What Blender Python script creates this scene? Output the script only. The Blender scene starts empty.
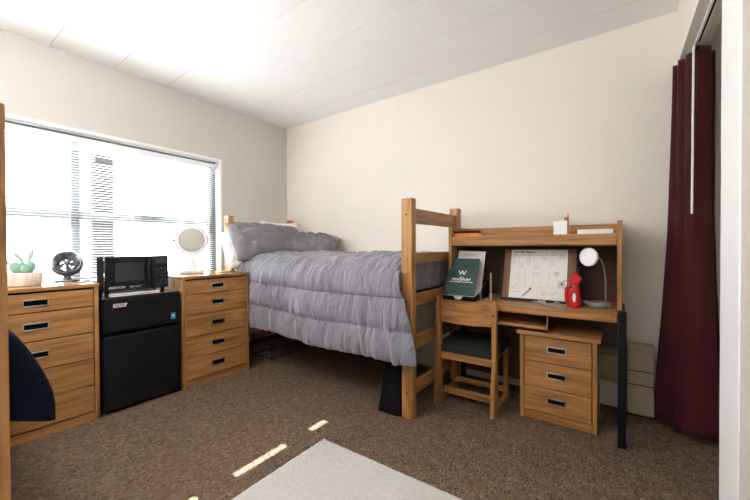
import bpy, bmesh, math, random
from mathutils import Vector, Matrix, noise, Euler
random.seed(7)
C = bpy.context.scene.collection
PI = math.pi
R = math.radians

# ------------------------------------------------------------------ materials
def new_mat(name):
    m = bpy.data.materials.new(name); m.use_nodes = True
    nt = m.node_tree; b = nt.nodes['Principled BSDF']
    return m, nt, b

def plain(name, col, rough=0.5, metal=0.0, spec=0.5, noise_amt=0.06, scale=30, bump=0.0, sheen=0.0, coat=0.0):
    m, nt, b = new_mat(name)
    tc = nt.nodes.new('ShaderNodeTexCoord')
    n = nt.nodes.new('ShaderNodeTexNoise'); n.inputs['Scale'].default_value = scale; n.inputs['Detail'].default_value = 4
    nt.links.new(tc.outputs['Object'], n.inputs['Vector'])
    r = nt.nodes.new('ShaderNodeValToRGB')
    a = noise_amt
    r.color_ramp.elements[0].position = 0.3; r.color_ramp.elements[1].position = 0.7
    r.color_ramp.elements[0].color = (*[c * (1 - a) for c in col], 1)
    r.color_ramp.elements[1].color = (*[min(1, c * (1 + a)) for c in col], 1)
    nt.links.new(n.outputs['Fac'], r.inputs['Fac'])
    nt.links.new(r.outputs['Color'], b.inputs['Base Color'])
    b.inputs['Roughness'].default_value = rough; b.inputs['Metallic'].default_value = metal
    b.inputs['Specular IOR Level'].default_value = spec
    b.inputs['Sheen Weight'].default_value = sheen
    b.inputs['Coat Weight'].default_value = coat
    if bump:
        bp = nt.nodes.new('ShaderNodeBump'); bp.inputs['Strength'].default_value = bump; bp.inputs['Distance'].default_value = 0.002
        nt.links.new(n.outputs['Fac'], bp.inputs['Height']); nt.links.new(bp.outputs['Normal'], b.inputs['Normal'])
    return m

def wood(name, axis, dark=(0.235, 0.104, 0.030), light=(0.44, 0.218, 0.075), rough=0.36, tight=1.0):
    m, nt, b = new_mat(name)
    tc = nt.nodes.new('ShaderNodeTexCoord')
    oi = nt.nodes.new('ShaderNodeObjectInfo')
    mul = nt.nodes.new('ShaderNodeVectorMath'); mul.operation = 'MULTIPLY'
    s = [42 * tight, 42 * tight, 42 * tight]; s[axis] = 2.2 * tight
    mul.inputs[1].default_value = s
    sc = nt.nodes.new('ShaderNodeVectorMath'); sc.operation = 'SCALE'; sc.inputs[0].default_value = (31, 17, 23)
    add = nt.nodes.new('ShaderNodeVectorMath'); add.operation = 'ADD'
    nt.links.new(tc.outputs['Object'], mul.inputs[0])
    nt.links.new(oi.outputs['Random'], sc.inputs['Scale'])
    nt.links.new(mul.outputs[0], add.inputs[0]); nt.links.new(sc.outputs[0], add.inputs[1])
    n = nt.nodes.new('ShaderNodeTexNoise'); n.inputs['Scale'].default_value = 1.0; n.inputs['Detail'].default_value = 5
    n.inputs['Distortion'].default_value = 0.9
    nt.links.new(add.outputs[0], n.inputs['Vector'])
    # cathedral bands
    mul2 = nt.nodes.new('ShaderNodeVectorMath'); mul2.operation = 'MULTIPLY'
    s2 = [9, 9, 9]; s2[axis] = 1.1; mul2.inputs[1].default_value = s2
    nt.links.new(tc.outputs['Object'], mul2.inputs[0])
    add2 = nt.nodes.new('ShaderNodeVectorMath'); add2.operation = 'ADD'
    nt.links.new(mul2.outputs[0], add2.inputs[0]); nt.links.new(sc.outputs[0], add2.inputs[1])
    n2 = nt.nodes.new('ShaderNodeTexNoise'); n2.inputs['Scale'].default_value = 1.0; n2.inputs['Detail'].default_value = 1
    nt.links.new(add2.outputs[0], n2.inputs['Vector'])
    mm = nt.nodes.new('ShaderNodeMath'); mm.operation = 'MULTIPLY'; mm.inputs[1].default_value = 30
    nt.links.new(n2.outputs['Fac'], mm.inputs[0])
    sn = nt.nodes.new('ShaderNodeMath'); sn.operation = 'SINE'; nt.links.new(mm.outputs[0], sn.inputs[0])
    ma = nt.nodes.new('ShaderNodeMath'); ma.operation = 'MULTIPLY_ADD'; ma.inputs[1].default_value = 0.075
    nt.links.new(sn.outputs[0], ma.inputs[0]); nt.links.new(n.outputs['Fac'], ma.inputs[2])
    r = nt.nodes.new('ShaderNodeValToRGB')
    r.color_ramp.elements[0].position = 0.30; r.color_ramp.elements[0].color = (*dark, 1)
    r.color_ramp.elements[1].position = 0.62; r.color_ramp.elements[1].color = (*light, 1)
    nt.links.new(ma.outputs[0], r.inputs['Fac']); nt.links.new(r.outputs['Color'], b.inputs['Base Color'])
    b.inputs['Roughness'].default_value = rough
    return m

def carpet_mat():
    m, nt, b = new_mat('carpet')
    tc = nt.nodes.new('ShaderNodeTexCoord')
    v = nt.nodes.new('ShaderNodeTexVoronoi'); v.inputs['Scale'].default_value = 150
    mp = nt.nodes.new('ShaderNodeMapping'); mp.inputs['Scale'].default_value = (1, 0.55, 1)
    nt.links.new(tc.outputs['Object'], mp.inputs['Vector']); nt.links.new(mp.outputs[0], v.inputs['Vector'])
    sep = nt.nodes.new('ShaderNodeSeparateColor'); nt.links.new(v.outputs['Color'], sep.inputs[0])
    r = nt.nodes.new('ShaderNodeValToRGB'); cr = r.color_ramp; cr.interpolation = 'LINEAR'
    cols = [(0.0, (0.075, 0.052, 0.040)), (0.25, (0.225, 0.150, 0.095)), (0.45, (0.145, 0.135, 0.132)), (0.62, (0.29, 0.170, 0.088)),
            (0.8, (0.165, 0.128, 0.105)), (1.0, (0.34, 0.25, 0.175))]
    cr.elements[0].position = cols[0][0]; cr.elements[0].color = (*cols[0][1], 1)
    cr.elements[1].position = cols[-1][0]; cr.elements[1].color = (*cols[-1][1], 1)
    for p, c in cols[1:-1]:
        e = cr.elements.new(p); e.color = (*c, 1)
    nt.links.new(sep.outputs[0], r.inputs['Fac'])
    n = nt.nodes.new('ShaderNodeTexNoise'); n.inputs['Scale'].default_value = 22; n.inputs['Detail'].default_value = 6
    nt.links.new(tc.outputs['Object'], n.inputs['Vector'])
    mx = nt.nodes.new('ShaderNodeMix'); mx.data_type = 'RGBA'; mx.blend_type = 'MULTIPLY'; mx.inputs[0].default_value = 0.6
    r2 = nt.nodes.new('ShaderNodeValToRGB'); r2.color_ramp.elements[0].position = 0.3; r2.color_ramp.elements[0].color = (.34, .33, .32, 1)
    r2.color_ramp.elements[1].position = 0.68; r2.color_ramp.elements[1].color = (0.70, 0.66, 0.625, 1)
    nt.links.new(n.outputs['Fac'], r2.inputs['Fac'])
    nt.links.new(r.outputs['Color'], mx.inputs[6]); nt.links.new(r2.outputs['Color'], mx.inputs[7])
    nt.links.new(mx.outputs[2], b.inputs['Base Color'])
    b.inputs['Roughness'].default_value = 1.0; b.inputs['Specular IOR Level'].default_value = 0.1
    bp = nt.nodes.new('ShaderNodeBump'); bp.inputs['Strength'].default_value = 0.8; bp.inputs['Distance'].default_value = 0.006
    nt.links.new(v.outputs['Distance'], bp.inputs['Height']); nt.links.new(bp.outputs['Normal'], b.inputs['Normal'])
    return m

def glass_mat():
    m = bpy.data.materials.new('window_glass'); m.use_nodes = True; nt = m.node_tree
    for n in list(nt.nodes): nt.nodes.remove(n)
    o = nt.nodes.new('ShaderNodeOutputMaterial'); t = nt.nodes.new('ShaderNodeBsdfTransparent'); g = nt.nodes.new('ShaderNodeBsdfGlossy')
    t.inputs[0].default_value = (0.95, 0.97, 0.97, 1); g.inputs['Roughness'].default_value = 0.02
    fr = nt.nodes.new('ShaderNodeFresnel'); fr.inputs[0].default_value = 1.35
    mx = nt.nodes.new('ShaderNodeMixShader')
    nt.links.new(fr.outputs[0], mx.inputs[0]); nt.links.new(t.outputs[0], mx.inputs[1]); nt.links.new(g.outputs[0], mx.inputs[2])
    nt.links.new(mx.outputs[0], o.inputs[0])
    return m

WX, WY, WZ = wood('oak_grain_x', 0), wood('oak_grain_y', 1), wood('oak_grain_z', 2)
WYT = wood('oak_dresser_top', 1, rough=0.17)
DKX = wood('dark_stained_panel', 0, (0.055, 0.026, 0.014), (0.085, 0.042, 0.022), 0.5)
CORK = wood('brown_board', 2, (0.13, 0.052, 0.02), (0.19, 0.08, 0.03), 0.6)
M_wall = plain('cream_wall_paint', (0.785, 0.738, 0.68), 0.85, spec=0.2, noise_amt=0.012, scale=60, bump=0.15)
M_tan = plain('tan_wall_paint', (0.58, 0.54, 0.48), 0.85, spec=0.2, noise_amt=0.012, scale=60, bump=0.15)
M_wallwin = plain('shaded_cream_wall_paint', (0.60, 0.59, 0.56), 0.85, spec=0.2, noise_amt=0.012, scale=60, bump=0.15)  # cream paint greyed to put the window wall's shade into the colour
M_ceil = plain('white_ceiling_paint', (0.89, 0.90, 0.91), 0.9, spec=0.1, noise_amt=0.01, scale=80, bump=0.1)
M_white = plain('white_enamel', (0.86, 0.86, 0.86), 0.45, noise_amt=0.01)
M_trimw = plain('white_gloss_trim', (0.88, 0.89, 0.90), 0.4, noise_amt=0.01)
M_carpet = carpet_mat()
M_glass = glass_mat()
M_alu = plain('grey_aluminium', (0.20, 0.22, 0.24), 0.4, metal=0.3, noise_amt=0.02)
M_darkalu = plain('dark_bronze_frame', (0.10, 0.105, 0.11), 0.5, noise_amt=0.03)
M_slat = plain('white_blind_slat', (0.88, 0.89, 0.90), 0.4, noise_amt=0.005)
M_conc = plain('shaded_concrete', (0.018, 0.016, 0.015), 0.9, noise_amt=0.1, scale=8)  # near-black so the pillar's outdoor shade sits in the colour
M_chrome = plain('brushed_nickel', (0.62, 0.61, 0.59), 0.3, metal=1.0, noise_amt=0.03)
M_black = plain('black_recess', (0.004, 0.004, 0.004), 0.9, spec=0.05, noise_amt=0.1)
M_blackpl = plain('black_plastic', (0.008, 0.008, 0.010), 0.55, spec=0.15, noise_amt=0.08)
M_blackgl = plain('black_gloss', (0.008, 0.009, 0.012), 0.08, noise_amt=0.05)
M_fridge = plain('black_textured_door', (0.007, 0.007, 0.009), 0.3, spec=0.22, noise_amt=0.15, scale=300, bump=0.12)
M_blackmet = plain('black_powder_coat', (0.006, 0.006, 0.007), 0.5, spec=0.2, noise_amt=0.05)
M_comf = plain('grey_comforter_fabric', (0.20, 0.197, 0.24), 0.75, noise_amt=0.04, scale=260, bump=0.12, sheen=0.25, spec=0.3)
M_pilg = plain('grey_pillow_fabric', (0.16, 0.154, 0.17), 0.75, noise_amt=0.04, scale=260, bump=0.12, sheen=0.2, spec=0.3)
def crease(m, axis_scale, strength, dist):
    nt = m.node_tree; b = nt.nodes['Principled BSDF']
    tc = nt.nodes.new('ShaderNodeTexCoord'); mp = nt.nodes.new('ShaderNodeMapping'); mp.inputs['Scale'].default_value = axis_scale
    mp.inputs['Rotation'].default_value = (0, 0.12, 0.1)
    n = nt.nodes.new('ShaderNodeTexNoise'); n.inputs['Scale'].default_value = 1.0; n.inputs['Detail'].default_value = 3; n.inputs['Distortion'].default_value = 1.1
    nt.links.new(tc.outputs['Object'], mp.inputs['Vector']); nt.links.new(mp.outputs[0], n.inputs['Vector'])
    r = nt.nodes.new('ShaderNodeValToRGB'); e = r.color_ramp.elements
    e[0].position = 0.36; e[0].color = (1, 1, 1, 1); e[1].position = 0.64; e[1].color = (1, 1, 1, 1)
    k = e.new(0.5); k.color = (0, 0, 0, 1)
    nt.links.new(n.outputs['Fac'], r.inputs['Fac'])
    bp = nt.nodes.new('ShaderNodeBump'); bp.inputs['Strength'].default_value = strength; bp.inputs['Distance'].default_value = dist
    nt.links.new(r.outputs['Color'], bp.inputs['Height']); nt.links.new(bp.outputs['Normal'], b.inputs['Normal'])
crease(M_comf, (9.0, 2.6, 2.6), 0.6, 0.02)
crease(M_pilg, (2.4, 4.5, 4.0), 0.4, 0.025)
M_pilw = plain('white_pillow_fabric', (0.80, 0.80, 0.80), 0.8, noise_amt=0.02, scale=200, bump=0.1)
M_navy = plain('navy_blanket_fabric', (0.005, 0.0085, 0.022), 0.95, noise_amt=0.25, scale=250, bump=0.3, sheen=0.03, spec=0.1)
M_mattress = plain('dark_mattress_ticking', (0.060, 0.055, 0.055), 0.8, noise_amt=0.1, scale=120)
M_rug = plain('off_white_rug_pile', (0.49, 0.478, 0.466), 1.0, noise_amt=0.08, scale=90, bump=0.5, spec=0.05)
M_curt = plain('maroon_curtain_cloth', (0.058, 0.007, 0.011), 0.8, noise_amt=0.12, scale=350, bump=0.2, sheen=0.1, spec=0.25)
M_matte = plain('matte_black_case', (0.008, 0.008, 0.009), 0.95, spec=0.02, noise_amt=0.05)
M_seat = plain('charcoal_green_upholstery', (0.026, 0.029, 0.027), 0.9, noise_amt=0.35, scale=320, bump=0.3, spec=0.2)
M_heat = plain('beige_radiator_enamel', (0.40, 0.345, 0.245), 0.5, noise_amt=0.03)
M_base = plain('black_vinyl_base', (0.012, 0.011, 0.010), 0.5, noise_amt=0.05)
M_red = plain('glossy_red_plastic', (0.50, 0.012, 0.020), 0.25, noise_amt=0.03)
M_redcord = plain('red_rubber', (0.42, 0.015, 0.02), 0.45, noise_amt=0.03)
M_green = plain('dark_green_card', (0.010, 0.060, 0.048), 0.4, noise_amt=0.06)
M_paper = plain('white_paper', (0.80, 0.80, 0.80), 0.7, noise_amt=0.015)
M_ink = plain('black_ink', (0.03, 0.03, 0.035), 0.7, noise_amt=0.02)
M_inkg = plain('grey_rule_ink', (0.42, 0.42, 0.43), 0.7, noise_amt=0.02)
M_whink = plain('white_print', (0.85, 0.86, 0.85), 0.6, noise_amt=0.01)
M_orange = plain('orange_plastic', (0.72, 0.20, 0.02), 0.35, noise_amt=0.04)
M_lampm = plain('satin_steel', (0.50, 0.48, 0.46), 0.32, metal=0.9, noise_amt=0.03)
M_lampb = plain('grey_lamp_base', (0.28, 0.28, 0.27), 0.4, metal=0.3, noise_amt=0.1)
M_diff = plain('opal_diffuser', (0.86, 0.87, 0.88), 0.3, noise_amt=0.005)
M_silver = plain('grey_plug', (0.38, 0.37, 0.36), 0.35, metal=0.5, noise_amt=0.05)
M_mirror = plain('mirror_silver', (0.62, 0.63, 0.63), 0.03, metal=1.0, noise_amt=0.0)
M_gold = plain('gold_metal', (0.75, 0.46, 0.16), 0.3, metal=0.9, noise_amt=0.03)
M_succ = plain('succulent_green', (0.26, 0.47, 0.36), 0.55, noise_amt=0.12, scale=40)
M_succ2 = plain('pale_succulent_green', (0.46, 0.60, 0.53), 0.6, noise_amt=0.15, scale=60)
M_pot = wood('whitewashed_pot', 2, (0.60, 0.55, 0.49), (0.78, 0.74, 0.68), 0.7)
M_smoke = plain('smoked_chrome_shell', (0.13, 0.14, 0.17), 0.3, metal=0.6, noise_amt=0.04)
M_blade = plain('grey_blade', (0.16, 0.17, 0.20), 0.3, noise_amt=0.02)
M_blue = plain('blue_sticker', (0.02, 0.30, 0.62), 0.5, noise_amt=0.02)
M_badge = plain('silver_badge', (0.72, 0.72, 0.72), 0.3, metal=0.3, noise_amt=0.02)
M_badgetx = plain('dark_red_print', (0.20, 0.03, 0.03), 0.5, noise_amt=0.02)
M_bag = plain('black_nylon', (0.005, 0.005, 0.006), 0.7, spec=0.12, noise_amt=0.2, scale=150, bump=0.2)
M_greytx = plain('grey_print', (0.40, 0.42, 0.44), 0.5, noise_amt=0.02)
M_win = plain('grey_screen_glass', (0.030, 0.036, 0.045), 0.12, noise_amt=0.05)
M_pen = plain('pencil_mix', (0.25, 0.2, 0.15), 0.5)

# ------------------------------------------------------------------ mesh helpers
class MB:
    def __init__(s): s.bm = bmesh.new(); s.mi = 0
    def _tag(s, faces):
        for f in faces: f.material_index = s.mi; f.smooth = True
    def box(s, lo, hi, rot=None, piv=None):
        vs = []
        for x in (lo[0], hi[0]):
            for y in (lo[1], hi[1]):
                for z in (lo[2], hi[2]):
                    p = Vector((x, y, z))
                    if rot is not None:
                        pv = Vector(piv); p = rot @ (p - pv) + pv
                    vs.append(s.bm.verts.new(p))
        idx = [(0, 1, 3, 2), (4, 6, 7, 5), (0, 4, 5, 1), (2, 3, 7, 6), (0, 2, 6, 4), (1, 5, 7, 3)]
        s._tag([s.bm.faces.new([vs[i] for i in q]) for q in idx]); return s
    def prism(s, pts, ax, a, b):
        # polygon in the plane across axis ax; for ax=0 pts are (y,z), ax=1 (x,z), ax=2 (x,y)
        def mk(p, t):
            return {0: (t, p[0], p[1]), 1: (p[0], t, p[1]), 2: (p[0], p[1], t)}[ax]
        A = [s.bm.verts.new(mk(p, a)) for p in pts]; B = [s.bm.verts.new(mk(p, b)) for p in pts]
        n = len(pts); fs = [s.bm.faces.new(A[::-1]), s.bm.faces.new(B)]
        for i in range(n): fs.append(s.bm.faces.new((A[i], A[(i + 1) % n], B[(i + 1) % n], B[i])))
        s._tag(fs); return s
    def tube(s, pts, r, seg=8, closed=False):
        pts = [Vector(p) for p in pts]; n = len(pts); rings = []
        rr = r if isinstance(r, (list, tuple)) else [r] * n
        up = None
        for i, p in enumerate(pts):
            if closed: d = pts[(i + 1) % n] - pts[i - 1]
            else: d = pts[min(i + 1, n - 1)] - pts[max(i - 1, 0)]
            d.normalize()
            if up is None:
                up = Vector((0, 0, 1)) if abs(d.z) < .9 else Vector((1, 0, 0))
            a = d.cross(up)
            if a.length < 1e-5: a = d.orthogonal()
            a.normalize(); b = a.cross(d).normalized(); up = b
            rings.append([s.bm.verts.new(p + rr[i] * (math.cos(t) * a + math.sin(t) * b)) for t in [2 * PI * k / seg for k in range(seg)]])
        fs = []
        for i in range(n if closed else n - 1):
            A, B = rings[i], rings[(i + 1) % n]
            for k in range(seg): fs.append(s.bm.faces.new((A[k], A[(k + 1) % seg], B[(k + 1) % seg], B[k])))
        if not closed: fs += [s.bm.faces.new(rings[0][::-1]), s.bm.faces.new(rings[-1])]
        s._tag(fs); return s
    def lathe(s, prof, org=(0, 0, 0), mat=None, seg=28, sx=1, sy=1):
        M = mat or Matrix.Identity(3); o = Vector(org); rings = []
        for (r, z) in prof:
            if r < 1e-6: rings.append([s.bm.verts.new(o + M @ Vector((0, 0, z)))])
            else: rings.append([s.bm.verts.new(o + M @ Vector((sx * r * math.cos(2 * PI * k / seg), sy * r * math.sin(2 * PI * k / seg), z))) for k in range(seg)])
        fs = []
        for A, B in zip(rings, rings[1:]):
            for k in range(seg):
                k2 = (k + 1) % seg
                if len(A) == 1 and len(B) == 1: continue
                if len(A) == 1: fs.append(s.bm.faces.new((A[0], B[k2], B[k])))
                elif len(B) == 1: fs.append(s.bm.faces.new((A[k], A[k2], B[0])))
                else: fs.append(s.bm.faces.new((A[k], A[k2], B[k2], B[k])))
        s._tag(fs); return s
    def ell(s, c, r, mat=None, nu=20, nv=12):
        return s.lathe([(math.sin(PI * i / nv), -math.cos(PI * i / nv)) if 0 < i < nv else (0, -1 if i == 0 else 1) for i in range(nv + 1)],
                       c, (mat or Matrix.Identity(3)) @ Matrix.Diagonal(r), nu)
    def grid(s, f, nu, nv, closed_u=False):
        V = [[s.bm.verts.new(f(i / (nu - 1), j / (nv - 1))) for j in range(nv)] for i in range(nu)]
        s._tag([s.bm.faces.new((V[i][j], V[i + 1][j], V[i + 1][j + 1], V[i][j + 1])) for i in range(nu - 1) for j in range(nv - 1)])
        return s
    def m(s, i): s.mi = i; return s
    def build(s, name, mats, parent=None, bevel=0.0, ang=35, solid=0.0, weld=False, seg=2):
        if weld: bmesh.ops.remove_doubles(s.bm, verts=s.bm.verts, dist=1e-5)
        bmesh.ops.recalc_face_normals(s.bm, faces=s.bm.faces)
        me = bpy.data.meshes.new(name); s.bm.to_mesh(me); s.bm.free()
        for mt in (mats if isinstance(mats, (list, tuple)) else [mats]): me.materials.append(mt)
        me.set_sharp_from_angle(angle=R(ang))
        o = bpy.data.objects.new(name, me); C.objects.link(o)
        if parent: o.parent = parent
        if solid:
            q = o.modifiers.new('solid', 'SOLIDIFY'); q.thickness = solid; q.offset = 0
        if bevel:
            q = o.modifiers.new('bevel', 'BEVEL'); q.width = bevel; q.segments = seg; q.limit_method = 'ANGLE'; q.angle_limit = R(40)
        return o

def thing(name, label, cat, loc=(0, 0, 0), rot=(0, 0, 0), group=None):
    o = bpy.data.objects.new(name, None); C.objects.link(o); o.empty_display_size = 0.1
    o.location = loc; o.rotation_euler = rot
    o['label'] = label; o['category'] = cat
    if group: o['group'] = group
    return o
def tag(o, label, cat, group=None, loc=None, rot=None):
    o['label'] = label; o['category'] = cat
    if group: o['group'] = group
    if loc: o.location = loc
    if rot: o.rotation_euler = rot
    return o
def struct(o, label=None):
    o['kind'] = 'structure'
    if label: o['label'] = label
    return o
def kids(o): return [c for c in bpy.data.objects if c.parent == o]
def copy_tree(o, parent=None):
    c = o.copy(); C.objects.link(c)
    if parent: c.parent = parent
    for ch in kids(o): copy_tree(ch, c)
    return c
def text(body, size, loc, rot, parent, mat, align='LEFT', name='lettering', ext=0.0002, sx=1.0, bold=0.0, shear=0.0):
    cu = bpy.data.curves.new(name, 'FONT'); cu.body = body; cu.size = size; cu.extrude = ext; cu.align_x = align; cu.align_y = 'CENTER'
    cu.offset = bold; cu.shear = shear
    cu.materials.append(mat)
    tmp = bpy.data.objects.new(name, cu); C.objects.link(tmp)
    me = bpy.data.meshes.new_from_object(tmp.evaluated_get(bpy.context.evaluated_depsgraph_get()))
    bpy.data.objects.remove(tmp); bpy.data.curves.remove(cu)
    me.name = name
    o = bpy.data.objects.new(name, me); C.objects.link(o); o.location = loc; o.rotation_euler = rot; o.scale = (sx, 1, 1)
    o.parent = parent
    return o
def rx(a): return Matrix.Rotation(a, 3, 'X')
def ry(a): return Matrix.Rotation(a, 3, 'Y')
def rz(a): return Matrix.Rotation(a, 3, 'Z')
def sstep(a, b, x):
    t = max(0, min(1, (x - a) / (b - a))); return t * t * (3 - 2 * t)

# ------------------------------------------------------------------ room
XW, YB, ZC = -3.5, 2.97, 2.67          # window wall, back wall, ceiling
XR, YF, XC = 0.31, -0.95, 0.95         # right wall plane, front wall, closet side
T = 0.12
struct(MB().box((XW - T, YF - T, -0.1), (XC + T, YB + T, 0)).build('floor', M_carpet))
# ceiling of long planks laid across the room, small grooves between
cm = MB()
ys = [YF - T] + [0.705 + 0.4 * k for k in range(-4, 6)] + [YB + T]
for a, b in zip(ys, ys[1:]):
    cm.box((XW - T, a + 0.002, ZC), (XC + T, b - 0.002, ZC + 0.05))
cm.box((XW - T, YF - T, ZC + 0.012), (XC + T, YB + T, ZC + 0.06))
struct(cm.build("ceiling", M_ceil, bevel=0.002))
struct(MB().box((XW - T, YB, 0), (XC + T, YB + T, ZC)).build('wall_back', M_wall))
struct(MB().box((XW - T, YF - T, 0), (XC + T, YF, ZC)).build('wall_front', M_wall))
wy0, wy1, wz0, wz1 = -0.45, 2.05, 0.86, 2.07
wl = MB()
wl.box((XW - 0.2, YF - T, 0), (XW, wy0, ZC)); wl.box((XW - 0.2, wy1, 0), (XW, YB + T, ZC))
wl.box((XW - 0.2, wy0, 0), (XW, wy1, wz0)); wl.box((XW - 0.2, wy0, wz1), (XW, wy1, ZC))
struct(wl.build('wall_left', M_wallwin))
struct(MB().box((XR, YF, 0), (XR + T, 1.522, ZC)).build('wall_right', M_tan))
struct(MB().box((XR - 0.004, 1.523, 0), (XR + T, 1.765, ZC)).build('trim_closet', M_trimw, bevel=0.004))
struct(MB().box((XR, 1.766, 2.315), (XR + T, YB, ZC)).build('wall_bulkhead', M_wall))
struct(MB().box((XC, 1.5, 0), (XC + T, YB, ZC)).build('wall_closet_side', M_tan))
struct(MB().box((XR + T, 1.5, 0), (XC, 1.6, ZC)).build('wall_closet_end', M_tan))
struct(MB().box((0.21, YB - 0.008, 0), (XC, YB, 0.1)).build('baseboard_back', M_base, bevel=0.002))
struct(MB().box((XW, YF, 0), (XW + 0.008, YB - 0.01, 0.1)).build('baseboard_left', M_base, bevel=0.002))
# window
fx0, fx1 = XW - 0.13, XW - 0.08
w = MB()
w.box((fx0, wy0, wz0), (fx1, wy0 + 0.06, wz1)); w.box((fx0, wy1 - 0.075, wz0), (fx1, wy1, wz1))
w.box((fx0, wy0, wz0), (fx1, wy1, wz0 + 0.05)); w.box((fx0, wy0, wz1 - 0.05), (fx1, wy1, wz1))
win = struct(w.build('window_1', M_darkalu, bevel=0.003))
MB().box((fx0, 0.835, wz0 + 0.05), (fx1, 0.895, wz1 - 0.05)).build('mullion', M_alu, win, bevel=0.003)
r1 = MB(); r1.box((fx0 - 0.005, wy0 + 0.06, 1.385), (fx1 - 0.005, 0.835, 1.445)); r1.box((fx0 - 0.005, 0.895, 1.385), (fx1 - 0.005, wy1 - 0.075, 1.445))
r1.build('meeting_rail', M_alu, win, bevel=0.003)
for a, b in ((wy0 + 0.06, 0.835), (0.895, wy1 - 0.075)):
    for c, d in ((wz0 + 0.05, 1.385), (1.445, wz1 - 0.05)):
        MB().box((fx0 + 0.02, a, c), (fx0 + 0.024, b, d)).build('pane', M_glass, win)
MB().box((XW - 0.08, wy0, wz0 - 0.02), (XW + 0.03, wy1, wz0 + 0.0)).build('sill', M_white, win, bevel=0.004)
tr = MB()
tr.box((XW, wy0 - 0.02, wz1), (XW + 0.008, wy1 + 0.022, wz1 + 0.022)); tr.box((XW, wy1, wz0), (XW + 0.008, wy1 + 0.022, wz1))
tr.box((XW, wy0 - 0.02, wz0), (XW + 0.008, wy0, wz1))
# white plastered reveal
tr.box((XW - 0.078, wy1 - 0.004, wz0), (XW, wy1, wz1)); tr.box((XW - 0.078, wy0, wz1 - 0.004), (XW, wy1 - 0.004, wz1))
struct(tr.build('trim_window', M_white))
# blinds
bt = thing('window_blind', 'white horizontal slat blind lowered over the bright window', 'blind', (XW - 0.04, 0.8, wz0))
by0, by1 = wy0 + 0.012 - 0.8, wy1 - 0.02 - 0.8
MB().box((-0.022, by0, 1.13), (0.022, by1, 1.175)).build('headrail', M_white, bt, bevel=0.003)
sl = MB(); z = 0.03
def slat(zc, a, b, t=0.0):
    dz = 0.0125 * math.sin(t); dx = 0.0125 * math.cos(t); h = 0.0016
    sl.prism([(-dx, zc - dz), (0, zc + h), (dx, zc + dz), (dx, zc + dz + 0.0006), (0, zc + h + 0.0006), (-dx, zc - dz + 0.0006)], 1, a, b)
zs = []
while z < 1.055: zs.append(z); z += 0.0212
for zc in zs:
    if 0.985 < zc < 1.045:       # gap made up in two slats so the sun streaks the floor
        slat(zc, by0, 0.60 - 0.8); slat(zc, 0.80 - 0.8, 0.985 - 0.8); slat(zc, 1.645 - 0.8, by1)
    else: slat(zc, by0, by1)
for k in range(7): slat(1.068 + k * 0.0095, by0, by1)
sl.build('slats', M_slat, bt)
MB().box((-0.013, by0, 0.008), (0.013, by1, 0.02)).build('bottom_rail', M_white, bt, bevel=0.003)
for yy in (-1.05, -0.45, 0.02, 0.45, 1.1):
    MB().tube([(0.014, yy, 0.015), (0.014, yy, 1.13), (-0.014, yy, 1.13), (-0.014, yy, 0.015)], 0.0009, 5).build('ladder_cord', M_white, bt)
MB().tube([(0.03, 1.13, 1.12), (0.032, 1.13, 0.45)], 0.004, 6).build('tilt_wand', M_white, bt)
# outside: concrete pillar of the balcony
struct(MB().box((-4.9, 1.31, -3), (-4.8, 1.51, 3.7)).build('pillar', M_conc, bevel=0.01))

# ------------------------------------------------------------------ bed frames
def make_bed(label):
    t = thing('bed_frame', label, 'bed', (-2.2035, 2.413, 0), group='oak dormitory bed frames')
    for ex, sgn in ((-1.0965, 1), (1.0965, -1)):
        a, b = sorted((ex, ex + sgn * 0.081))
        for y0, y1 in ((-0.435, -0.375), (0.375, 0.435)):
            p = MB().box((a, y0, 0), (b, y1, 1.47)).build('post', WZ, t, bevel=0.004)
            ys_ = y0 if y0 < 0 else y1
            for zz in (0.17, 0.78, 1.36):
                MB().lathe([(0, -0.001), (0.006, -0.001), (0.006, 0.001), (0, 0.001)], ((a + b) / 2, ys_, zz), rx(PI / 2), 12).build('bolt', M_black, p)
        c = (a + b) / 2
        for z0, z1 in ((0.13, 0.22), (0.445, 0.535), (0.738, 0.82), (1.03, 1.105), (1.307, 1.41)):
            MB().box((c - 0.014, -0.375, z0), (c + 0.014, 0.375, z1)).build('rail', WY, t, bevel=0.003)
    for y0 in (-0.42, 0.395):
        MB().box((-1.015, y0, 0.73), (1.015, y0 + 0.025, 0.82)).build('side_rail', WX, t, bevel=0.003)
    dk = MB(); dk.box((-1.01, -0.39, 0.765), (1.01, 0.39, 0.79))
    dk.build('mattress_deck', M_blackmet, t)
    return t
bed = make_bed('oak bed frame holding the grey comforter, beside the desk')
bed2 = copy_tree(bed); bed2.location = (-2.2035, -0.286, 0)
bed2['label'] = 'oak bed frame post at far left edge with navy blanket behind'

def make_mattress(name, label, loc):
    o = MB().box((-0.96, -0.375, 0), (0.96, 0.375, 0.17)).build(name, M_mattress, bevel=0.03, seg=4)
    return tag(o, label, 'mattress', 'dormitory mattresses', loc)
make_mattress('mattress', 'dark mattress under the grey comforter', (-2.2035, 2.413, 0.791))
make_mattress('mattress', 'dark mattress under the navy blanket by the left edge', (-2.2035, -0.286, 0.791))

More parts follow.
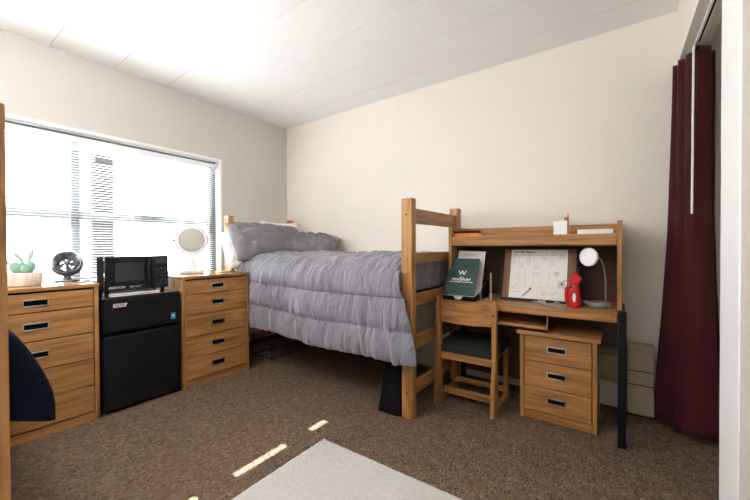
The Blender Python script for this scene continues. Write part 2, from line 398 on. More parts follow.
def catmull(P, n):
    out = []
    for i in range(len(P) - 1):
        p0 = P[max(i - 1, 0)]; p1 = P[i]; p2 = P[i + 1]; p3 = P[min(i + 2, len(P) - 1)]
        for k in range(n):
            t = k / n
            out.append(tuple(0.5 * ((2 * b) + (c - a) * t + (2 * a - 5 * b + 4 * c - d) * t * t + (-a + 3 * b - 3 * c + d) * t ** 3) for a, b, c, d in zip(p0, p1, p2, p3)))
    out.append(P[-1]); return out
def resample(P, n):
    L = [0]
    for a, b in zip(P, P[1:]): L.append(L[-1] + math.dist(a, b))
    out = []; j = 0
    for i in range(n):
        s = L[-1] * i / (n - 1)
        while j < len(L) - 2 and L[j + 1] < s: j += 1
        t = (s - L[j]) / max(1e-9, L[j + 1] - L[j]); out.append(tuple(a + (b - a) * t for a, b in zip(P[j], P[j + 1])))
    return out, L[-1]

def comforter():
    prof = catmull([(2.875, 0.90), (2.885, 0.99), (2.83, 1.035), (2.6, 1.06), (2.3, 1.06), (2.08, 1.03), (1.985, 0.985), (1.935, 0.90), (1.912, 0.76), (1.897, 0.58), (1.885, 0.41)], 10)
    nv, nu, ne = 170, 215, 34
    P, Ltot = resample(prof, nv)
    ds = Ltot / (nv - 1)
    N = []
    for i in range(nv):
        a = P[max(0, i - 1)]; b = P[min(nv - 1, i + 1)]
        ty, tz = b[0] - a[0], b[1] - a[1]; l = math.hypot(ty, tz); N.append((tz / l, -ty / l))   # outward (up / -y)
    s_edge = next(i for i in range(nv) if P[i][0] < 1.985) * ds
    per = 0.205
    s_edge2 = min(range(nv), key=lambda i: abs(P[i][1] - 0.815) + (P[i][0] > 2) * 9) * ds
    bm = MB()
    def pt(i, j):
        y, z = P[j]; s = j * ds
        ny, nz = N[j]
        if nz < 0 and s < 0.3: pass
        x0, x1 = -3.10, -1.245
        u = i / (nu - 1)
        if i < nu: x = x0 + (x1 - x0) * u; e = 0
        else: x = x1; e = (i - nu + 1) / ne
        xw = x + e * 0.22
        # puff between the stitched lines
        q = (s - s_edge2) / per
        f = abs(math.sin(PI * q)); puff = 0.030 * (f ** 0.5)
        seam = 1 - f
        side = sstep(s_edge - 0.05, s_edge + 0.35, s)
        # soft folds running down the cloth
        w1 = noise.noise((xw * 6.0, s * 1.6, 3.1)) * 0.024
        w2 = noise.noise((xw * 16.0 + s * 2.5, s * 3.2, 7.7)) * 0.024
        w3 = noise.noise((xw * 38.0, s * 6.0, 1.3)) * (0.008 + 0.010 * seam)
        w4 = (1 - abs(noise.noise((xw * 7.5 - s * 1.5, s * 2.2, 11.0))) * 2) ** 3 * 0.028
        d = puff + w1 * (0.6 + 0.6 * side) + (w2 + w4) * (0.45 + 0.4 * side) + w3 + side * 0.018 * math.sin(xw * 9 + 2 * noise.noise((xw * 2, s, 0)))
        big = 0.02 * noise.noise((x * 1.7, y * 2.0, 5))
        yy = y + ny * d; zz = z + nz * d + (big if s < s_edge else big * 0.3)
        # hem rises a little towards the head
        if side > 0: zz += side * 0.035 * sstep(-2.2, -3.0, x) - side * 0.015 * sstep(-2.4, -1.8, x) * sstep(-1.0, -1.7, x)
        yy = min(yy, 2.93)
        ym = 1.965 - 0.2 * sstep(-2.83, -2.55, x)   # tucked in beside the dresser
        if yy < ym: yy = ym
        if e > 0:
            top = 1 - sstep(s_edge - 0.10, s_edge + 0.03, s)
            # foot end of the top turns down inside the footboard
            ang = min(1, e * 2.2) * PI / 2
            drop = 0.045 * (1 - math.cos(ang)) + max(0, e - 0.45) / 0.55 * max(0, (zz - 0.045 - 0.825))
            xt = x1 + 0.038 * math.sin(ang) + 0.008 * noise.noise((y * 8, e * 3, 2))
            xe = -1.165 + 0.10 * sstep(0.95, 0.62, z) + 0.045 * sstep(0.68, 0.45, z)
            xs = x1 + (xe - x1) * e
            ys_ = yy if yy < 1.94 else yy + (1.94 - yy) * (1 - top) * min(1, e * 1.5)
            x = xt * top + xs * (1 - top); zz = zz - drop * top; yy = yy * top + ys_ * (1 - top)
            if x > -1.20: yy = min(yy, 1.955)
        return (x, yy, zz)
    V = [[bm.bm.verts.new(pt(i, j)) for j in range(nv)] for i in range(nu + ne)]
    bm._tag([bm.bm.faces.new((V[i][j], V[i + 1][j], V[i + 1][j + 1], V[i][j + 1])) for i in range(nu + ne - 1) for j in range(nv - 1)])
    o = bm.build('comforter', M_comf, ang=80, solid=0.012)
    return tag(o, 'grey quilted comforter draped over the made bed', 'comforter')
comforter()

def blanket():
    prof = catmull([(-0.70, 0.98), (-0.5, 1.0), (-0.1, 1.0), (0.06, 0.985), (0.13, 0.96), (0.180, 0.925), (0.206, 0.889), (0.234, 0.827), (0.254, 0.765), (0.265, 0.71), (0.266, 0.652)], 8)
    prof = [(y * 0.92, 1.15 - (1.15 - z) * 0.93) if y > 0.1 else (y, z) for y, z in prof]
    P, L = resample(prof, 64); bm = MB()
    nu, nx = 90, 12
    rows = []
    for i in range(nu + nx):
        row = []
        for j in range(64):
            y, z = P[j]; v = j / 63
            u = min(1, i / (nu - 1)); x = -3.0 + u * 1.76
            n = 0.010 * noise.noise((x * 7, v * 3, 4)) + 0.005 * noise.noise((x * 20, v * 6, 9))
            y += n * v; z += n * (1 - v)
            if i >= nu:      # the foot corner wraps round and closes
                e = (i - nu + 1) / nx; a = e * PI / 2
                yc = min(y, 0.105); zc = max(z - 0.02, 0.757)
                zc = min(zc, 0.93) if y > 0.0 else zc - 0.05
                x += 0.03 * math.sin(a); k = 1 - math.cos(a)
                y = y + (yc - y) * k; z = z + (zc - z) * k
            row.append(bm.bm.verts.new((x, y, z)))
        rows.append(row)
    bm._tag([bm.bm.faces.new((A[j], B[j], B[j + 1], A[j + 1])) for A, B in zip(rows, rows[1:]) for j in range(63)])
    o = bm.build('blanket', M_navy, ang=80, solid=0.012)
    return tag(o, 'navy blanket hanging over the side of the left bed', 'blanket')
blanket()

def pillow(name, label, loc, rot, w, h, t, mat, seed, group):
    bm = MB(); n = 46
    for sgn in (1, -1):
        def f(u, v):
            a, b = 2 * u - 1, 2 * v - 1
            ea = 1 - abs(a) ** 2.6; eb = 1 - abs(b) ** 2.6
            px = 0.5 * w * a * (1 - 0.07 * (1 - b * b) * abs(a) ** 3 * -1 - 0.07 * (1 - b * b) * abs(a) ** 2)
            py = 0.5 * h * b * (1 - 0.09 * (1 - a * a) * abs(b) ** 2)
            th = 0.5 * t * (max(0, ea * eb)) ** 0.55
            wr = 0.0
            k = min(1, (1 - abs(a)) * 6) * min(1, (1 - abs(b)) * 6)
            wr += noise.noise((a * 5 + seed, b * 3, 1.0)) * 0.018
            wr += (1 - 2 * abs(noise.noise((a * 4 + b * 3.0 + seed, b * 2 - a, 4.0)))) ** 3 * 0.015
            wr += noise.noise((a * 14 + b * 7, b * 8 + seed, 2.0)) * 0.006
            return (px, py, sgn * (th + wr * k))
        bm.grid(f, n, n)
    o = bm.build(name, mat, ang=80, weld=True)
    return tag(o, label, 'pillow', group, loc, rot)
G = 'pillows at the head of the bed'
# local x = long side, y = short side, z = thickness
def frame_rot(xd, yd):
    x = Vector(xd).normalized(); z = x.cross(Vector(yd)).normalized(); y = z.cross(x)
    return Matrix((x, y, z)).transposed().to_euler()
pillow('pillow', 'big grey pillow leaning on the headboard, nearest the dresser', (-2.99, 2.31, 1.195), frame_rot((0.22, 1, -0.02), (-0.34, 0, 0.36)), 0.80, 0.52, 0.24, M_pilg, 0.0, G)
pillow('pillow', 'rumpled grey pillow lying against the cream back wall', (-2.74, 2.63, 1.165), frame_rot((0.8, 0.42, -0.05), (-0.42, 0.6, 0.36)), 0.62, 0.42, 0.22, M_pilg, 5.0, G)
pillow('pillow', 'white pillow just showing behind the grey pillows by headboard', (-3.13, 2.58, 1.215), frame_rot((0, 1, 0), (-0.10, 0, 0.42)), 0.52, 0.46, 0.12, M_pilw, 9.0, G)
pillow('pillow', 'white pillow between the mirror dresser and the big grey pillow', (-3.12, 2.10, 1.12), frame_rot((0.15, 1, 0), (-0.30, 0, 0.45)), 0.44, 0.44, 0.15, M_pilw, 13.0, G)

# wire storage basket under the bed
wb = thing('wire_basket', 'black wire rack on the floor under the bed', 'rack', (-3.0, 2.45, 0))
fr = MB()
for zz in (0.02, 0.16):
    fr.tube([(-0.15, -0.25, zz), (0.15, -0.25, zz), (0.15, 0.25, zz), (-0.15, 0.25, zz)], 0.005, 6, True)
for x in (-0.15, 0.15):
    for y in (-0.25, 0.25): fr.tube([(x, y, 0), (x, y, 0.2)], 0.005, 6)
fr.build('frame', M_blackmet, wb)
gr = MB()
for k in range(9): gr.tube([(-0.15, -0.2 + 0.05 * k, 0.16), (0.15, -0.2 + 0.05 * k, 0.16)], 0.003, 5)
gr.build('wire_shelf', M_blackmet, wb)

# black bag beside the foot post
bg = thing('fabric_bag', 'black nylon bag standing at the foot of the bed', 'bag', (-1.29, 2.02, 0))
bm = MB()
def bagf(u, v):
    a = u * 2 * PI; c, s_ = math.cos(a), math.sin(a)
    k = 0.55 + 0.45 * (1 - v) ; wx = (0.082) * k + 0.012; wy = 0.055 * k
    X = wx * math.copysign(abs(c) ** 0.35, c); Y = wy * math.copysign(abs(s_) ** 0.35, s_)
    n = 0.004 * noise.noise((X * 30, Y * 30, v * 6))
    return (X * (1 + n * 6) + 0.02 * v, Y + n + 0.015 * v, 0.37 * v)
bm.grid(bagf, 41, 22); bm.build('body', M_bag, bg, ang=30, weld=True, solid=0.004)
MB().tube([(-0.072, -0.05, 0.005), (-0.03, -0.03, 0.36)], 0.004, 6).build('edge_piping', M_blackpl, bg)
MB().tube([(0.09, -0.05, 0.005), (0.075, -0.03, 0.36)], 0.004, 6).build('edge_piping', M_blackpl, bg)
MB().tube([(-0.02, 0.012, 0.365), (0.0, 0.012, 0.40), (0.04, 0.012, 0.40), (0.06, 0.012, 0.365)], 0.005, 6).build('handle', M_bag, bg)

# ------------------------------------------------------------------ dressers and pedestal
def handle_mesh(w, h, name, parent, loc, axis):
    # nickel cup pull with a black recess; axis 0: faces +x, axis 1: faces -y
    b = MB(); t = 0.006; e = 0.007
    def bx(a0, a1, z0, z1, d0, d1):
        if axis == 0: b.box((d0, a0, z0), (d1, a1, z1))
        else: b.box((a0, -d1, z0), (a1, -d0, z1))
    bx(-w / 2, w / 2, h / 2 - e, h / 2, 0, t); bx(-w / 2, w / 2, -h / 2, -h / 2 + e, 0, t)
    bx(-w / 2, -w / 2 + e, -h / 2, h / 2, 0, t); bx(w / 2 - e, w / 2, -h / 2, h / 2, 0, t)
    b.m(1); bx(-w / 2 + e, w / 2 - e, -h / 2 + e, h / 2 - e, 0.0, 0.0015)
    o = b.build(name, [M_chrome, M_black], parent, bevel=0.0012)
    o.location = loc; return o

def make_dresser(label):
    W, D, H = 0.60, 0.55, 0.913
    t = thing('dresser', label, 'dresser', (-2.84, 0.5, 0), group='oak five-drawer dressers')
    MB().box((-D, -W / 2, 0), (0, -W / 2 + 0.024, H - 0.026)).build('side_panel', WZ, t, bevel=0.002)
    MB().box((-D, W / 2 - 0.024, 0), (0, W / 2, H - 0.026)).build('side_panel', WZ, t, bevel=0.002)
    MB().box((-D, -W / 2 - 0.003, H - 0.025), (0.006, W / 2 + 0.003, H)).build('top', WYT, t, bevel=0.004)
    MB().box((-D + 0.01, -W / 2 + 0.024, 0.002), (-D + 0.016, W / 2 - 0.024, H - 0.026)).build('back_panel', WZ, t)
    MB().box((-0.02, -W / 2 + 0.025, 0), (-0.006, W / 2 - 0.025, 0.058)).build('plinth', WY, t, bevel=0.002)
    MB().box((-0.05, -W / 2 + 0.025, 0.058), (-0.03, W / 2 - 0.025, H - 0.03)).build('carcass', M_black, t)
    zs = [0.064, 0.239, 0.414, 0.589, 0.762, 0.880]
    for a, c in zip(zs, zs[1:]):
        d = MB().box((-0.022, -W / 2 + 0.028, a + 0.002), (0.0, W / 2 - 0.028, c - 0.004)).build('drawer', WY, t, bevel=0.003)
        handle_mesh(0.118, 0.044, 'handle', d, (0.0, -0.005, (a + c) / 2 + (0.005 if c < 0.88 else 0.0)), 0)
    return t
d1 = make_dresser('oak five-drawer dresser with the succulent and fan on top')
d2 = copy_tree(d1); d2.location = (-2.84, 1.643, 0); d2['label'] = 'oak five-drawer dresser with the round mirror on top'

# pedestal under the desk
pd = thing('drawer_pedestal', 'low oak three-drawer pedestal under the desk', 'drawer unit', (-0.321, 2.45, 0))
W, H = 0.438, 0.56
MB().box((-W / 2, 0, 0), (-W / 2 + 0.024, 0.40, H)).build('side_panel', WZ, pd, bevel=0.002)
MB().box((W / 2 - 0.024, 0, 0), (W / 2, 0.40, H)).build('side_panel', WZ, pd, bevel=0.002)
MB().box((-W / 2 - 0.02, -0.022, H + 0.001), (W / 2 + 0.02, 0.40, H + 0.028)).build('top', WX, pd, bevel=0.003)
MB().box((-W / 2 + 0.025, 0.015, 0.0), (W / 2 - 0.025, 0.03, 0.052)).build('plinth', WX, pd, bevel=0.002)
MB().box((-W / 2 + 0.025, 0.03, 0.053), (W / 2 - 0.025, 0.05, H - 0.002)).build('carcass', M_black, pd)
zs = [0.057, 0.222, 0.388, 0.556]
for a, c in zip(zs, zs[1:]):
    d = MB().box((-W / 2 + 0.028, 0.0, a + 0.002), (W / 2 - 0.028, 0.022, c - 0.003)).build('drawer', WX, pd, bevel=0.003)
    handle_mesh(0.112, 0.042, 'handle', d, (0.0, 0.0, (a + c) / 2 + 0.006), 1)

# ------------------------------------------------------------------ desk and hutch
dk = thing('desk', 'oak desk with black metal legs against the back wall', 'desk', (-0.535, 2.385, 0))
X0, X1 = -0.555, 0.532          # local extent
MB().box((X0, 0, 0.706), (X1, 0.545, 0.75)).build('desktop', WX, dk, bevel=0.004)
lg = MB(); lg.box((X1 + 0.002, -0.015, 0), (X1 + 0.042, 0.035, 0.775)).build('leg', M_blackmet, dk, bevel=0.005)
MB().box((X1 + 0.002, 0.40, 0), (X1 + 0.042, 0.44, 0.70)).build('leg', M_blackmet, dk, bevel=0.005)
MB().box((X0, 0.40, 0), (X0 + 0.036, 0.44, 0.705)).build('leg', M_blackmet, dk, bevel=0.005)
MB().box((X1 + 0.006, 0.036, 0.69), (X1 + 0.038, 0.54, 0.748)).build('side_rail', M_blackmet, dk, bevel=0.003)
MB().prism([(X0 + 0.04, 0.12), (-0.03, 0.12), (-0.03, 0.46), (X1, 0.46), (X1, 0.704), (X0 + 0.04, 0.704)], 1, 0.405, 0.42).build('modesty_panel', DKX, dk, bevel=0.002)
tray = MB().box((X0 + 0.05, 0.012, 0.612), (0.160, 0.36, 0.632)).build('keyboard_shelf', WX, dk, bevel=0.003)
sb = MB(); sb.box((0.162, 0.05, 0.605), (0.168, 0.34, 0.640)); sb.box((0.162, 0.05, 0.64), (0.166, 0.065, 0.705)); sb.box((0.162, 0.32, 0.64), (0.166, 0.335, 0.705))
sb.build('bracket', M_chrome, tray); sb = MB()
sb.box((X0 + 0.044, 0.05, 0.605), (X0 + 0.048, 0.34, 0.640)); sb.box((X0 + 0.044, 0.05, 0.64), (X0 + 0.048, 0.065, 0.705)); sb.box((X0 + 0.044, 0.32, 0.64), (X0 + 0.048, 0.335, 0.705))
sb.build('bracket', M_chrome, tray)

hu = thing('desk_hutch', 'oak shelf hutch standing on the back of the desk', 'hutch', (-0.5415, 2.57, 0.7505))
hx0, hx1 = -0.5635, 0.5615
hz = lambda z: z - 0.7505
for a, c in ((hx0, hx0 + 0.026), (hx1 - 0.026, hx1)):
    MB().prism([(0, hz(0.7505)), (0.36, hz(0.7505)), (0.36, hz(1.303)), (0.0, hz(1.303))], 0, a, c).build('side_panel', WZ, hu, bevel=0.003)
MB().box((hx0 + 0.027, 0.002, hz(1.152)), (hx1 - 0.027, 0.022, hz(1.223))).build('fascia', WX, hu, bevel=0.003)
MB().box((hx0 + 0.027, 0.0225, hz(1.205)), (hx1 - 0.027, 0.335, hz(1.225))).build('shelf', WX, hu, bevel=0.002)
MB().box((hx0 + 0.027, 0.336, hz(1.145)), (hx1 - 0.027, 0.356, hz(1.300))).build('back_lip', WX, hu, bevel=0.003)
MB().box((hx0 + 0.027, 0.338, hz(0.752)), (hx1 - 0.027, 0.350, hz(1.144))).build('back_panel', DKX, hu)

# ------------------------------------------------------------------ chair
ch = thing('desk_chair', 'oak sled-base chair with dark padded seat at the desk', 'chair', (-0.885, 2.5, 0))
for sx in (-1, 1):
    a, c = sorted((sx * 0.22, sx * 0.188))
    MB().prism([(-0.210, 0.0), (-0.155, 0.0), (-0.118, 0.048), (-0.115, 0.13), (-0.112, 0.40), (-0.128, 0.778), (-0.176, 0.778), (-0.168, 0.40)], 0, a, c).build('back_leg', WZ, ch, bevel=0.005)
    MB().prism([(-0.152, 0.0), (0.215, 0.0), (0.235, 0.02), (0.235, 0.045), (-0.114, 0.045)], 0, a, c).build('runner', WY, ch, bevel=0.005)
    MB().prism([(0.125, 0.046), (0.172, 0.046), (0.165, 0.40), (0.118, 0.40)], 0, a, c).build('front_leg', WZ, ch, bevel=0.005)
    a2, c2 = sorted((sx * 0.184, sx * 0.160))
    MB().prism([(-0.112, 0.322), (0.17, 0.352), (0.17, 0.399), (-0.112, 0.374)], 0, a2, c2).build('seat_rail', WY, ch, bevel=0.003)
MB().box((-0.187, -0.150, 0.322), (0.187, -0.126, 0.374)).build('seat_rail', WX, ch, bevel=0.003)
MB().box((-0.187, -0.100, 0.05), (0.187, -0.068, 0.095)).build('stretcher', WX, ch, bevel=0.004)
MB().box((-0.187, 0.132, 0.06), (0.187, 0.155, 0.10)).build('stretcher', WX, ch, bevel=0.004)
# curved backrest
bm = MB(); n = 24; F = []; t_ = 0.016
def brow(k):
    u = -1 + 2 * k / n; x = 0.187 * u; y = -0.150 - 0.028 * (1 - u * u)
    zt = 0.742 + 0.010 * (1 - u * u) * 0.6; zb = 0.597 - 0.004 * (1 - u * u)
    return [(x, y, zb), (x, y + t_, zb), (x, y + t_, zt), (x, y, zt)]
rows = [[bm.bm.verts.new(p) for p in brow(k)] for k in range(n + 1)]
fs = [bm.bm.faces.new(rows[0]), bm.bm.faces.new(rows[-1][::-1])]
for A, B in zip(rows, rows[1:]):
    for q in range(4): fs.append(bm.bm.faces.new((A[q], A[(q + 1) % 4], B[(q + 1) % 4], B[q])))
bm._tag(fs); bm.build('backrest', WX, ch, bevel=0.003)
for x in (-0.204, 0.204): MB().lathe([(0, -0.001), (0.006, -0.001), (0.006, 0.001), (0, 0.001)], (x, -0.1755, 0.68), rx(PI / 2), 12).build('bolt', M_black, ch)
cs = MB()
sx_ = [(-0.183, -0.162), (0.183, -0.162), (0.183, -0.105), (0.218, -0.10), (0.218, 0.19), (0.205, 0.205), (-0.205, 0.205), (-0.218, 0.19), (-0.218, -0.10), (-0.183, -0.105)]
cs.prism(sx_, 2, 0.404, 0.454)
for v_ in cs.bm.verts: v_.co.z += (v_.co.y - 0.2) * 0.075
cs.build('seat', M_seat, ch, bevel=0.017, seg=4)

# ------------------------------------------------------------------ fridge and microwave
fg = thing('mini_fridge', 'black two-door mini fridge between the two dressers', 'fridge', (-2.84, 1.075, 0))
W = 0.25
MB().box((-0.50, -W, 0.015), (-0.055, W, 0.79)).build('body', M_blackpl, fg, bevel=0.008)
MB().box((-0.50, -W - 0.001, 0.79), (-0.05, W + 0.001, 0.803)).build('top_cover', M_blackgl, fg, bevel=0.004)
dl = MB().box((-0.05, -W, 0.02), (0.0, W, 0.535)).build('door', M_fridge, fg, bevel=0.014, seg=4)
du = MB().box((-0.05, -W, 0.556), (0.0, W, 0.803)).build('door', M_fridge, fg, bevel=0.014, seg=4)
MB().box((-0.045, -W + 0.02, 0.536), (-0.012, W - 0.005, 0.555)).build('grip_strip', M_black, fg)
MB().box((-0.02, W - 0.14, 0.538), (0.001, W - 0.05, 0.546)).build('handle', M_blackgl, dl, bevel=0.002)
bd = MB().prism([(-0.196, 0.733), (-0.122, 0.733), (-0.110, 0.759), (-0.196, 0.759)], 0, 0.0, 0.003).build('badge', M_badge, du, bevel=0.001)
text('IGLOO', 0.020, (0.0032, -0.186, 0.746), (PI / 2, 0, PI / 2), du, M_badgetx, sx=0.95, bold=0.0006)
st = MB().box((0.0, 0.178, 0.592), (0.0008, 0.212, 0.640)).build('sticker', M_blue, du)
MB().lathe([(0, 0.0), (0.009, 0.0), (0.009, 0.0006), (0, 0.0006)], (0.0008, 0.195, 0.618), ry(PI / 2), 5).build('star_mark', M_whink, st)
for x in (-0.46, -0.08):
    for y in (-0.21, 0.21): MB().lathe([(0, 0), (0.018, 0), (0.018, 0.016), (0, 0.016)], (x, y, 0), None, 14).build('foot', M_blackpl, fg)

mw = thing('microwave', 'black microwave oven on top of the mini fridge', 'microwave', (-2.88, 1.052, 0.8035))
W = 0.205; z0, z1 = 0.036, 0.283
MB().box((-0.21, -W + 0.012, z0), (-0.03, W - 0.012, z1 - 0.006)).build('body', M_matte, mw, bevel=0.006)
dr = MB().box((-0.029, -W, z0), (0.0, 0.085, z1)).build('door', M_blackgl, mw, bevel=0.006)
MB().box((0.0, -0.145, 0.105), (0.0012, 0.035, 0.235)).build('window', M_win, dr, bevel=0.0005)
MB().tube([(0.002, 0.066, 0.062), (0.016, 0.056, 0.10), (0.020, 0.052, 0.16), (0.016, 0.056, 0.22), (0.002, 0.066, 0.258)], [0.006, 0.009, 0.010, 0.009, 0.006], 8).build('handle', M_blackgl, dr)
text('EMERSON', 0.022, (0.001, -0.185, 0.062), (PI / 2, 0, PI / 2), dr, M_greytx, bold=0.0008, shear=0.2)
text('900 WATT', 0.016, (0.001, -0.06, 0.062), (PI / 2, 0, PI / 2), dr, M_greytx, bold=0.0004, shear=0.2)
cp = MB().box((-0.029, 0.087, z0), (0.0, W, z1)).build('control_panel', M_blackgl, mw, bevel=0.006)
MB().box((0.0, 0.112, 0.225), (0.001, 0.190, 0.258)).build('display', M_win, cp)
kb = MB()
for i in range(3):
    for j in range(5): kb.box((0.0, 0.114 + 0.027 * i, 0.062 + 0.028 * j), (0.0014, 0.134 + 0.027 * i, 0.080 + 0.028 * j))
kb.build('keypad', M_win, cp)
for x in (-0.19, -0.05):
    for y in (-0.18, 0.18): MB().lathe([(0, 0), (0.013, 0), (0.015, z0), (0, z0)], (x, y, 0), None, 12).build('foot', M_blackpl, mw)

nk = MB()  # white slab put in for the window's reflection on the fridge top
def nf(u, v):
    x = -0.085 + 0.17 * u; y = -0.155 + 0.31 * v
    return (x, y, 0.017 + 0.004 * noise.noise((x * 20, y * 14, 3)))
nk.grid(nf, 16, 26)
tag(nk.build('layer', M_pilw, ang=80, solid=0.006), 'white window-reflection cloth lying under the microwave on the fridge', 'layer', None, (-2.945, 1.03, 0.8035))
nk2 = bpy.data.objects['layer']
q = MB().box((-0.085, -0.155, 0.0), (0.085, 0.155, 0.010)).build('lower_slab', M_pilw, nk2, bevel=0.004)

# ------------------------------------------------------------------ things on the left dresser
zt = 0.9135
sc = thing('potted_succulent', 'green succulent in a whitewashed round pot on left dresser', 'plant', (-3.05, 0.478, zt))
MB().lathe([(0, 0.0), (0.078, 0.0), (0.085, 0.006), (0.088, 0.04), (0.087, 0.075), (0.083, 0.082), (0.074, 0.082), (0.07, 0.074), (0, 0.074)], seg=36).build('pot', M_pot, sc)
MB().lathe([(0, 0.0745), (0.069, 0.0745), (0.0, 0.080)]).build('soil', M_pen, sc)
def pad(c, r, tilt, yaw, mat):
    MB().ell(c, r, rz(yaw) @ rx(tilt), 18, 12).build('leaf', mat, sc)
pad((0.0, -0.033, 0.112), (0.015, 0.029, 0.040), R(16), 0.0, M_succ)
pad((0.0, 0.030, 0.113), (0.015, 0.028, 0.041), R(-16), 0.1, M_succ)
pad((0.030, 0.004, 0.102), (0.013, 0.024, 0.030), 0, 0.15, M_succ)
pad((-0.026, 0.0, 0.112), (0.013, 0.026, 0.036), 0, -0.1, M_succ)
pad((-0.008, -0.020, 0.180), (0.008, 0.0115, 0.042), R(32), 0.0, M_succ2)
pad((-0.008, 0.036, 0.188), (0.008, 0.0125, 0.044), R(-14), 0.0, M_succ2)
pad((-0.01, -0.078, 0.150), (0.008, 0.011, 0.030), R(58), 0.0, M_succ2)

fn = thing('desk_fan', 'small round smoked-grey table fan on the left dresser', 'fan', (-3.2, 0.722, zt), (0, 0, R(-14)))
MB().lathe([(0, 0), (0.072, 0), (0.075, 0.004), (0.072, 0.010), (0.03, 0.014), (0.022, 0.03), (0.024, 0.045), (0, 0.045)], sx=0.9, sy=1.0).build('base', M_smoke, fn)
A = ry(R(90 - 12))
ctr = Vector((0, 0, 0.124))
hs = MB(); R_ = 0.093
prof = [(0.050, -0.076)] + [(R_ * math.cos(t), 0.080 * math.sin(t)) for t in [R(-64 + 8 * k) for k in range(13)]] + [(R_ * 0.82, 0.048), (R_ * 0.80, 0.02), (R_ * 0.74, -0.03), (0.052, -0.072), (0.050, -0.076)]
hs.lathe(prof, ctr, A, 36); hs.build('housing', M_smoke, fn, ang=50)
bgr = MB()
for k in range(6):
    t = 2 * PI * k / 6; bgr.tube([ctr + A @ Vector((r * math.cos(t), r * math.sin(t), -0.070)) for r in (0.002, 0.051)], 0.0015, 5)
bgr.build('back_grille', M_smoke, fn)
for k in range(5):
    bl = MB(); t0 = 2 * PI * k / 5
    def bf(u, v, t0=t0):
        r = 0.014 + 0.056 * u; t = t0 + (v - 0.5) * (0.80 - 0.2 * u) + 0.35 * u
        return ctr + A @ Vector((r * math.cos(t), r * math.sin(t), 0.004 + 0.020 * (v - 0.5)))
    bl.grid(bf, 7, 6)
    bl.build('blade', M_blade, fn, solid=0.002)
MB().lathe([(0, 0.0), (0.016, 0.0), (0.017, 0.026), (0.012, 0.036), (0, 0.037)], ctr, A, 20).build('hub', M_smoke, fn)
gg = MB()
for rr in (0.026, 0.040, 0.054, 0.068): gg.tube([ctr + A @ Vector((rr * math.cos(t), rr * math.sin(t), 0.040 + 0.010 * (1 - rr / 0.075))) for t in [2 * PI * k / 32 for k in range(32)]], 0.0013, 5, True)
for k in range(10):
    t = 2 * PI * k / 10; gg.tube([ctr + A @ Vector((r * math.cos(t), r * math.sin(t), z)) for r, z in ((0.015, 0.048), (0.045, 0.046), (0.075, 0.044))], 0.0013, 5)
gg.build('grille', M_smoke, fn)
tk = thing('trinket', 'tiny grey trinket lying right of the fan on dresser', 'trinket', (-3.0, 0.765, zt))
MB().tube([(0.018 * math.cos(2 * PI * k / 16), 0.026 * math.sin(2 * PI * k / 16), 0.004) for k in range(16)], 0.004, 6, True).build('ring', M_silver, tk)
MB().ell((0.0, 0.028, 0.007), (0.008, 0.010, 0.007)).build('charm', M_silver, tk)

# ------------------------------------------------------------------ things on the right dresser
mr = thing('vanity_mirror', 'round white tabletop mirror on a pedestal stand', 'mirror', (-3.15, 1.572, zt), (0, 0, R(-24)))
MB().box((-0.055, -0.098, 0), (0.055, 0.098, 0.034)).build('base', M_white, mr, bevel=0.008, seg=3)
MB().lathe([(0, 0.0342), (0.050, 0.0342), (0.042, 0.055), (0.033, 0.085), (0.024, 0.125), (0.022, 0.156), (0, 0.156)], sx=0.7).build('pedestal', M_white, mr)
cz = 0.300
arc = [(-0.0, 0.146 * math.cos(t), cz + 0.146 * math.sin(t)) for t in [R(-185 + 10 * k) for k in range(20)]]
MB().tube(arc, 0.0055, 8).build('yoke', M_lampm, mr)
hd = MB(); B = ry(R(90 - 4))
hd.lathe([(0, -0.014), (0.115, -0.014), (0.126, -0.010), (0.130, 0.0), (0.126, 0.010), (0.103, 0.013), (0.101, 0.009), (0, 0.009)], (0, 0, cz), B, 44)
head = hd.build('mirror_frame', M_white, mr, ang=50)
MB().lathe([(0, 0.0095), (0.0995, 0.0095), (0.0995, 0.0110), (0, 0.0110)], (0, 0, cz), B, 44).build('mirror_glass', M_mirror, head, ang=30)
rg = MB()
rg.tube([Vector((0, 0, cz)) + B @ Vector((0.131 * math.cos(t), 0.131 * math.sin(t), 0.004)) for t in [2 * PI * k / 44 for k in range(44)]], 0.0045, 6, True)
rg.build('chrome_ring', M_lampb, head)
MB().tube([Vector((0, 0, cz)) + B @ Vector((0.1015 * math.cos(t), 0.1015 * math.sin(t), 0.012)) for t in [2 * PI * k / 44 for k in range(44)]], 0.0026, 6, True).build('chrome_ring', M_lampb, head)
for y in (-0.140, 0.140): MB().lathe([(0, -0.012), (0.009, -0.012), (0.009, 0.012), (0, 0.012)], (0, y, cz), rx(PI / 2), 14).build('pivot_knob', M_chrome, mr)

js = thing('jewelry_stand', 'small gold jewelry stand beside the pillows on dresser', 'jewelry stand', (-3.06, 1.845, zt))
MB().box((-0.05, -0.075, 0), (0.05, 0.075, 0.010)).build('tray', M_gold, js, bevel=0.004)
MB().tube([(-0.02, -0.055, 0.01), (-0.02, -0.055, 0.19)], 0.0035, 8).build('rod', M_gold, js)
MB().tube([(-0.02, -0.06, 0.055), (-0.02, 0.03, 0.058)], 0.003, 8).build('arm', M_gold, js)
jr = thing('glass_jar', 'tiny clear jar with brown lid on the gold stand', 'jar', (-3.045, 1.885, zt + 0.0105))
MB().lathe([(0, 0), (0.013, 0), (0.014, 0.02), (0.010, 0.024), (0, 0.024)]).build('body', M_white, jr)
MB().lathe([(0, 0.0245), (0.011, 0.0245), (0.011, 0.036), (0, 0.036)]).build('lid', M_pen, jr)

